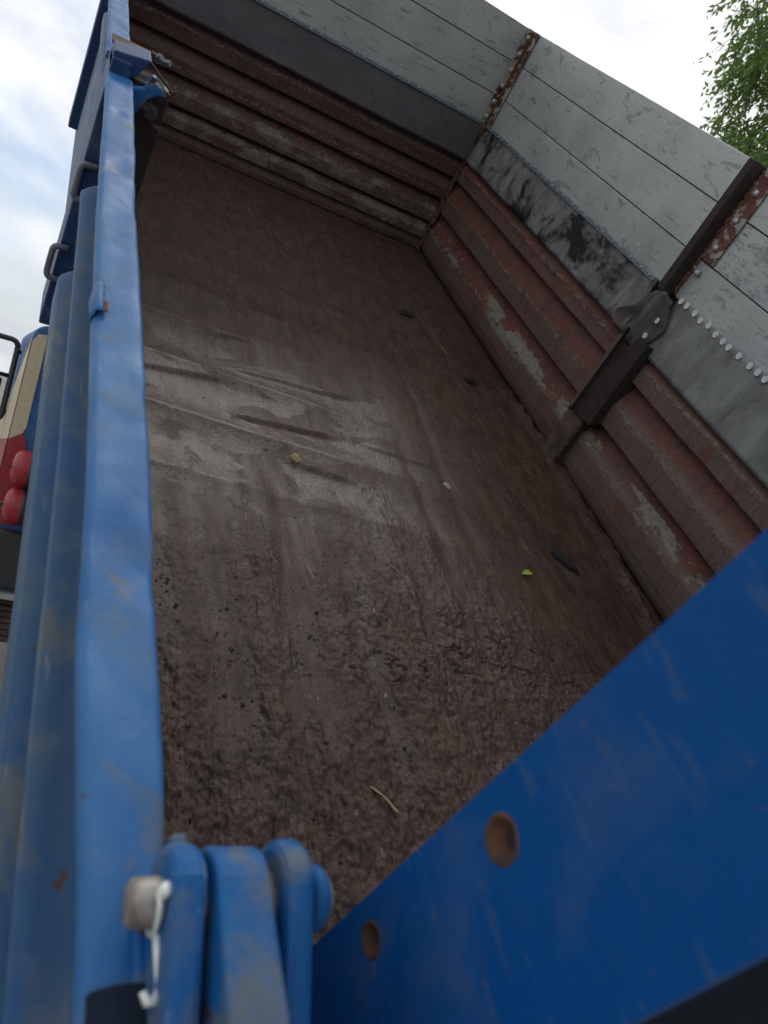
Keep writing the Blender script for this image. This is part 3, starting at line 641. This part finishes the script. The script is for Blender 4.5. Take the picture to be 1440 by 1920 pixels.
# ------------------------------------------------------------------ cab and chassis (not tilted), seen under the raised side
cb = MB(); r = .10; pr = []
for cx, cz, a0 in ((1.13 - r, 2.72 - r, 0), (-1.13 + r, 2.72 - r, 90), (-1.13 + .03, .95 + .03, 180), (1.13 - .03, .95 + .03, 270)):
    q = r if a0 < 180 else .03; pr += [(cx + q * math.cos(R(a0 + k * 15)), cz + q * math.sin(R(a0 + k * 15))) for k in range(7)]
cb.prism(pr, 1, 5.1, 6.95)
cab = wpart('cab', cb, M['cab'], bevel=.02, label='blue cab with cream and red stripes')
wpart('cream_stripe', MB().prism([(-1.127, 1.86), (-1.046, 1.92), (-1.03, 1.97), (-1.035, 2.655), (-1.1, 2.64), (-1.127, 2.58)], 1, 5.088, 5.098), M['cream'], cab, bevel=.002)
wpart('cream_stripe', MB().prism([(5.1, 1.86), (6.9, 1.7), (6.9, 1.95), (5.1, 2.6)], 0, -1.136, -1.1315), M['cream'], cab)
wpart('red_panel', MB().prism([(-1.127, 1.24), (-.96, 1.24), (-.96, 1.62), (-1.02, 1.9), (-1.046, 1.917), (-1.127, 1.857)], 1, 5.086, 5.098), M['cred'], cab, bevel=.002)
wpart('red_panel', MB().prism([(5.1, 1.0), (6.9, 1.0), (6.9, 1.695), (5.1, 1.857)], 0, -1.136, -1.1315), M['cred'], cab)
for z, x in ((1.69, -1.075), (1.415, -1.07)):
    t = MB().lathe((x, 4.93, z), (1, 0, 0), [(0, .002), (.003, .05), (.012, .09), (.03, .117), (.05, .127), (.07, .13), (.85, .13), (.9, .1), (.92, .02)], 28)
    to = wpart('air_tank', t, M['tank'], smooth=True, label='red air tank behind the cab, %s of two' % ('upper' if z > 1.5 else 'lower'))
    wpart('strap', MB().lathe((x + .11, 4.93, z), (1, 0, 0), [(0, .1315), (.001, .134), (.03, .134), (.031, .1315)], 28), M['black'], to, smooth=True)
    wpart('valve', MB().lathe((x - .022, 4.93, z), (1, 0, 0), [(0, .010), (.018, .012), (.024, .02)], 10), M['black'], to, smooth=True)
wpart('mudguard', MB().prism([(-1.18, .80), (-.35, .80), (-.35, 1.18), (-1.02, 1.22), (-1.10, 1.19)], 1, 4.95, 5.085), M['grey'], bevel=.012)
cr = MB().box(-.48, -.38, .1, 6.9, .72, .95).box(.38, .48, .1, 6.9, .72, .95).box(-1.0, 1.0, 5.2, 5.3, .62, .74)
wpart('chassis_rail', cr, M['frame'], bevel=.008)
wpart('step_plate', MB().box(-1.08, -.5, 4.9, 5.06, .735, .775), M['zinc'], bevel=.006)
sp = MB()
for k in range(7): sp.box(-.97, -.80, 4.75 + .05 * k, 5.55 - .05 * k, .47 + .032 * k, .497 + .032 * k)
wpart('leaf_spring', sp, M['frame'], bevel=.003)
wpart('rear_window', MB().box(-.75, .75, 5.09, 5.098, 2.0, 2.45), M['black'], cab, bevel=.002)
wpart('roof_gutter', MB().box(-1.06, 1.06, 5.07, 5.098, 2.655, 2.68), M['cab'], cab, bevel=.004)
# wing mirror on its arm
mir = MB(); ry = 6.4; x0, x1, z0, z1 = -1.52, -1.165, 1.90, 2.60; rr = .06; loop = []
for cx, cz, a0 in ((x1 - rr, z1 - rr, 0), (x0 + rr, z1 - rr, 90), (x0 + rr, z0 + rr, 180), (x1 - rr, z0 + rr, 270)): loop += [(cx + rr * math.cos(R(a0 + k * 15)), ry, cz + rr * math.sin(R(a0 + k * 15))) for k in range(7)]
mir.tube(loop + [loop[0]], .024, 10); mir.tube([(x0, ry, 2.29), (x1, ry, 2.29)], .018, 8)
mio = wpart('wing_mirror', mir, M['black'], smooth=True, label='framed wing mirror on the cab')
wpart('mirror_housing', MB().box(-1.42, -1.225, ry - .02, ry + .05, 1.98, 2.26), M['black'], mio, bevel=.02)
wpart('mirror_glass', MB().box(-1.41, -1.235, ry - .026, ry - .021, 1.99, 2.25), M['mirror'], mio)
wpart('arm', MB().tube([(-1.17, ry, 2.0), (-1.10, ry + .1, 1.95)], .018, 8).tube([(-1.17, ry, 2.5), (-1.10, ry + .1, 2.52)], .018, 8), M['black'], mio, smooth=True)

# ------------------------------------------------------------------ mud on the floor
def clump(x, y):
    a = fbm(x * 34, y * 15, 5, .66, 31); b = 1 - np.abs(2 * fbm(x * 24, y * 6, 4, .6, 37) - 1); c = fbm(x * 85, y * 60, 2, .6, 41); d = 1 - np.abs(2 * fbm(x * 46, y * 22, 3, .6, 47) - 1)
    return .52 * a + .14 * b + .22 * c + .12 * d
xs = np.arange(-1.19, 1.175, .0042); ys = np.arange(-.41, 1.62, .0042); X, Y = np.meshgrid(xs, ys)
edge = fbm(X * 3.2, Y * 2.2, 5, .55, 51) - .5
yb = 1.12 + .25 * np.sin(X * 2.1 + 1.2) - .25 * sstep(0, .7, X)                      # how far up the floor it reaches
cov = sstep(.35, -.75, Y - yb - edge * 1.3)
str_ = fbm(X * 16, Y * 1.3, 4, .55, 57)
right = sstep(.95, .35, X + .25 * (Y - .6))
lane = .65 * fbm(X * 6.5 - .25 * Y, Y * .6, 4, .55, 91) + .35 * fbm(X * 5, Y * 4, 4, .6, 93); cov = cov * (.12 + .88 * right) * (.22 + .78 * sstep(.40, .60, lane + .12 * sstep(.6, -.1, Y) + .3 * sstep(-.72, -.86, X)))
H = .0012 + cov * np.maximum(.004 + .044 * (clump(X, Y) - .40) + .022 * (str_ - .5), -.0002)
lump = sstep(.10, .0, np.abs(Y - (.70 + .06 * np.sin(X * 7) + .05 * X))) * sstep(-.35, -.05, X) * sstep(.55, .3, X); H += lump * .018 * (clump(X * 1.4, Y * 1.4) - .25)
# cracks
crack = np.abs(fbm(X * 5, Y * 7, 4, .55, 63) - .5); H -= .020 * sstep(.010, .0, crack) * sstep(.25, .6, cov) * sstep(.22, .05, np.abs(Y - .72 - .1 * X)) * sstep(-.5, -.2, X)
for gx, gw, y0, y1 in ((-.50, .05, .35, 1.2), (-.30, .03, -.1, .6)):
    H -= .010 * np.exp(-((X - gx - .04 * (Y - y0)) / gw) ** 2) * sstep(y0 - .1, y0 + .1, Y) * sstep(y1 + .2, y1 - .1, Y)
# dirt ridge at the foot of the right wall
rid = np.exp(-((X - 1.12 - .02 * np.sin(Y * 5)) / .036) ** 2) * (fbm(X * 20, Y * 12, 4, .6, 71) - .30) * sstep(2.1, 1.2, Y + .4 * fbm(Y * 3, X * 0, 3, .5, 73)); H = np.maximum(np.maximum(H, .0008), .085 * rid); H = H * sstep(1.61, 1.45, Y) - .003 * sstep(1.52, 1.61, Y)
Zm = floor_h(X, Y) + H
keep = (H > -.0026)
a, b = X.shape; idx = np.arange(a * b).reshape(a, b)
kk = keep[:-1, :-1] | keep[:-1, 1:] | keep[1:, 1:] | keep[1:, :-1]
fc = np.stack([idx[:-1, :-1], idx[:-1, 1:], idx[1:, 1:], idx[1:, :-1]], -1)[kk]
used = np.unique(fc); remap = -np.ones(a * b, int); remap[used] = np.arange(len(used))
me = bpy.data.meshes.new('mud'); me.from_pydata(np.stack([X, Y, Zm], -1).reshape(-1, 3)[used].tolist(), [], remap[fc].tolist()); me.update(); me.polygons.foreach_set('use_smooth', [True] * len(me.polygons))
thing('mud', me, M['mud'], 'clumpy wet brown mud stuck to the lower half of the body floor', 'mud', None, 'stuff')
# long low dirt ridge farther up along the same wall
ys2 = np.arange(1.3, 3.9, .012); us = np.linspace(0, 1, 9); T, U = np.meshgrid(ys2, us, indexing='ij')
wdt = .03 + .11 * fbm(T * 4, T * 0, 4, .6, 81); xx = 1.175 - wdt * (1 - U) + 0 * U; hh = (.006 + .036 * fbm(T * 18, U * 3, 4, .6, 83)) * np.sin(np.pi * np.clip(U * .5, 0, .5)) * sstep(3.9, 2.6, T + .5 * fbm(T * 5, T * 0, 3, .5, 85))
me = MB().grid(np.stack([xx, T, floor_h(xx, T) - .001 + hh], -1)).mesh('dirt', True)
thing('dirt_ridge', me, M['mud'], 'thin ridge of caked dirt along the foot of the red side wall', 'dirt', None, 'stuff')

# crumbs and grit scattered over the mud, too many to count
V = []; F = []; rs = np.random.RandomState(17)
for _ in range(5200):
    y = rs.uniform(-.38, 1.75) if rs.rand() < .85 else rs.uniform(1.7, 3.4); x = rs.uniform(-1.17, 1.12)
    if rs.rand() > (1.0 if y < .9 else .45) or float(vnoise(x * 6, y * 3, 5)) < .35: continue
    r = .0022 + .0045 * rs.rand() ** 3; zc = float(floor_h(np.array(x), np.array(y))) + (.010 if y < .9 else .0) * float(vnoise(x * 20, y * 20, 2)) + r * .3; o = len(V)
    q = [(1, 0, 0), (0, 1, 0), (-1, 0, 0), (0, -1, 0), (0, 0, .8), (0, 0, -.6)]
    V += [(x + a_ * r * rs.uniform(.7, 1.5), y + b_ * r * rs.uniform(.7, 1.6), zc + c_ * r) for a_, b_, c_ in q]
    F += [tuple(o + j for j in t) for t in ((0, 1, 4), (1, 2, 4), (2, 3, 4), (3, 0, 4), (1, 0, 5), (2, 1, 5), (3, 2, 5), (0, 3, 5))]
me = bpy.data.meshes.new('crumbs'); me.from_pydata(V, [], F); me.update()
thing('mud_crumbs', me, M['crumb'], 'dark crumbs of dirt scattered over the muddy body floor', 'dirt', None, 'stuff')

# ------------------------------------------------------------------ small things on the floor
def lump_mesh(name, rx, ry, rz, seed, n=160):
    m = MB(); rs = np.random.RandomState(seed)
    nu, nv = 22, 12; P = []
    for i in range(nu):
        row = []
        for j in range(nv):
            a = 2 * math.pi * i / nu; e = (j / (nv - 1)) * math.pi / 2 * 1.15 - .2
            k = .62 + .75 * float(fbm(np.array(math.cos(a) * math.cos(e) * 2 + 5.), np.array(math.sin(a) * math.cos(e) * 2 + math.sin(e) * 3 + 5.), 4, .65, seed))
            row.append((rx * math.cos(a) * math.cos(e) * k, ry * math.sin(a) * math.cos(e) * k, rz * math.sin(e) * k))
        P.append(row)
    P.append(P[0]); return MB().grid(np.array(P)).mesh(name, True)
def fz(x, y): return float(floor_h(np.array(float(x)), np.array(float(y))))
def put(name, me, mat, x, y, label, cat, rz=0, dz=0, group=None):
    o = link(name, me, mat, None); o.matrix_world = BODY @ Matrix.Translation((x, y, fz(x, y) + dz)) @ Matrix.Rotation(rz, 4, 'Z')
    o['label'] = label; o['category'] = cat
    if group: o['group'] = group
    return o
put('mud_clod', lump_mesh('mud_clod', .036, .075, .030, 3), M['clod'], .80, 1.325, 'largest black mud clod, just above the green leaf near the side wall', 'mud clod', .5, 0, 'black mud clods on the floor')
put('mud_clod', lump_mesh('mud_clod', .042, .030, .028, 5), M['clod'], .885, 2.75, 'small black mud clod beside the side wall, level with the flaked paint', 'mud clod', .2, 0, 'black mud clods on the floor')
put('mud_clod', lump_mesh('mud_clod', .055, .035, .026, 8), M['clod'], .655, 3.36, 'flat black mud clod farthest up the floor near the front corner', 'mud clod', .1, 0, 'black mud clods on the floor')
# leaf
P = []
for i in range(9):
    u = i / 8.0; w = .013 * math.sin(math.pi * min(1, u * .95 + .05)) ** .7
    P.append([(-.028 + .056 * u, s * w, .004 + .006 * abs(s) + .006 * math.sin(u * 3)) for s in (-1, -.5, 0, .5, 1)])
lf = MB().grid(np.array(P)).mesh('leaf', True)
put('leaf', lf, M['leaf'], .525, 1.180, 'small yellow green leaf lying on the brown floor', 'leaf', .25, .004)
put('pebble', lump_mesh('pebble', .016, .022, .010, 12), M['stone'], .335, 1.66, 'pale oval pebble on the brown floor above the leaf', 'pebble', .2)
tw = MB().tube([(-.020, .050, .006), (-.006, .02, .012), (.0, 0, .014), (.008, -.02, .01), (.014, -.032, .009)], [.0025, .003, .004, .004, .0055], 7); tw.tube([(-.006, .02, .012), (-.014, .018, .020)], [.003, .002], 6)
put('twig', fixn(tw.mesh('twig', True)), M['wood'], -.378, .19, 'pale knotty straw stalk on the mud near the tailgate edge', 'twig', .3, .012)
put('bark_chip', lump_mesh('bark_chip', .018, .022, .02, 17), M['wood'], -.365, 1.575, 'tan bark chip on the grey floor below the dents', 'bark chip', .2)
def straw(n, L): return fixn(MB().tube([(0, -L / 2, .003), (.004, 0, .006), (0, L / 2, .003)], .0013, 5).mesh('straw', True))
sm = straw(0, .075)
for x, y, rz, lab in ((-.669, 2.17, .9, 'thin pale straw on the floor above the dents at left'), (.80, 3.02, .15, 'thin pale straw beside the side wall below the farthest clod'), (-.10, 1.05, .7, 'short pale straw on the mud edge left of the leaf'), (-.43, .95, .2, 'short pale straw on the mud at the centre of the floor')):
    o = put('straw', sm, M['wood'], x, y, lab, 'straw', rz, .006, 'straws on the floor')

# ------------------------------------------------------------------ tree behind the right side
tb = Vector((10.7, 6.3, 0)); tree = bpy.data.objects.new('tree', None); C.objects.link(tree); tree.location = tb
tree['label'] = 'green tree with drooping narrow leaves beyond the aluminium side'; tree['category'] = 'tree'
km = Mat('bark'); f = km.noise(km.vec((3, 3, .6)), 8, 6); M['bark'] = km.done(km.mix(f, (.06, .045, .035), (.14, .11, .085)), .9, 0, km.bump(f, .8, .03))
kl = Mat('tree_leaf'); f = kl.noise(kl.vec(), 1.1, 4); f2 = kl.noise(kl.vec(), 40, 2)
kl.done(kl.mix(kl.mix(.5, f, f2), (.055, .115, .025), (.17, .27, .07)), .5)
kl.b.inputs['Transmission Weight'].default_value = 0
tr_ = kl.n('ShaderNodeBsdfTranslucent'); tr_.inputs[0].default_value = (.24, .40, .09, 1); ms = kl.n('ShaderNodeMixShader'); ms.inputs[0].default_value = .35
kl.l(kl.b.outputs[0], ms.inputs[1]); kl.l(tr_.outputs[0], ms.inputs[2]); kl.l(ms.outputs[0], kl.t.nodes['Material Output'].inputs[0]); M['tleaf'] = kl.m
rs = np.random.RandomState(5); tk = MB(); tips = []
tk.tube([(0, 0, -.1), (.1, .05, 1.5), (.05, -.1, 3.5), (.2, 0, 5.5), (.1, .1, 9), (0, 0, 14)], [.32, .26, .22, .17, .12, .04], 12)
for k in range(150):
    a = rs.uniform(0, 2 * math.pi); z = rs.uniform(5.2, 13.0); L = (3.8 - .16 * abs(z - 9.5)) * rs.uniform(.65, 1.05)
    p0 = Vector((.1, 0, z)); d = Vector((math.cos(a), math.sin(a), rs.uniform(.25, .6))); pts = [p0]
    for j in range(1, 7):
        q = j / 6; pts.append(p0 + Vector((d.x * L * q, d.y * L * q, d.z * L * q - .9 * q * q * L * .45)) + Vector(rs.uniform(-.08, .08, 3)))
    tk.tube(pts, [.07, .055, .04, .03, .02, .014, .008], 6); tips += [(pts[j], (pts[j] - pts[j - 1]).normalized()) for j in (2, 3, 4, 5, 6) for _ in range(2)] + [(pts[6], (pts[6] - pts[5]).normalized())] * 2
wpart('trunk', tk, M['bark'], tree, smooth=True)
V = []; F = []; tw_ = MB()
for p, d in tips:
    for s in range(6):
        c = p + Vector(rs.normal(0, .22, 3)); dirv = (d * .5 + Vector((rs.normal(0, .5), rs.normal(0, .5), -.55))).normalized(); L = rs.uniform(.35, .75)
        e = c + dirv * L + Vector((0, 0, -.15 * L)); tw_.tube([c, (c + e) / 2 + Vector((0, 0, .03)), e], [.006, .004, .002], 4)
        for k in range(16):
            q = k / 16 + rs.uniform(0, .06); b = c.lerp(e, q) + Vector(rs.normal(0, .02, 3)); ld = (dirv + Vector(rs.normal(0, .75, 3)) + Vector((0, 0, -.5))).normalized(); ll = rs.uniform(.08, .15); ww = ll * .2
            sd_ = ld.cross(Vector(rs.normal(0, 1, 3))).normalized() * ww; o = len(V)
            V += [tuple(b), tuple(b + ld * ll * .45 + sd_), tuple(b + ld * ll), tuple(b + ld * ll * .45 - sd_)]; F.append((o, o + 1, o + 2, o + 3))
me = bpy.data.meshes.new('crown'); me.from_pydata(V, [], F); me.update(); link('crown', me, M['tleaf'], tree)
wpart('twigs', tw_, M['bark'], tree)
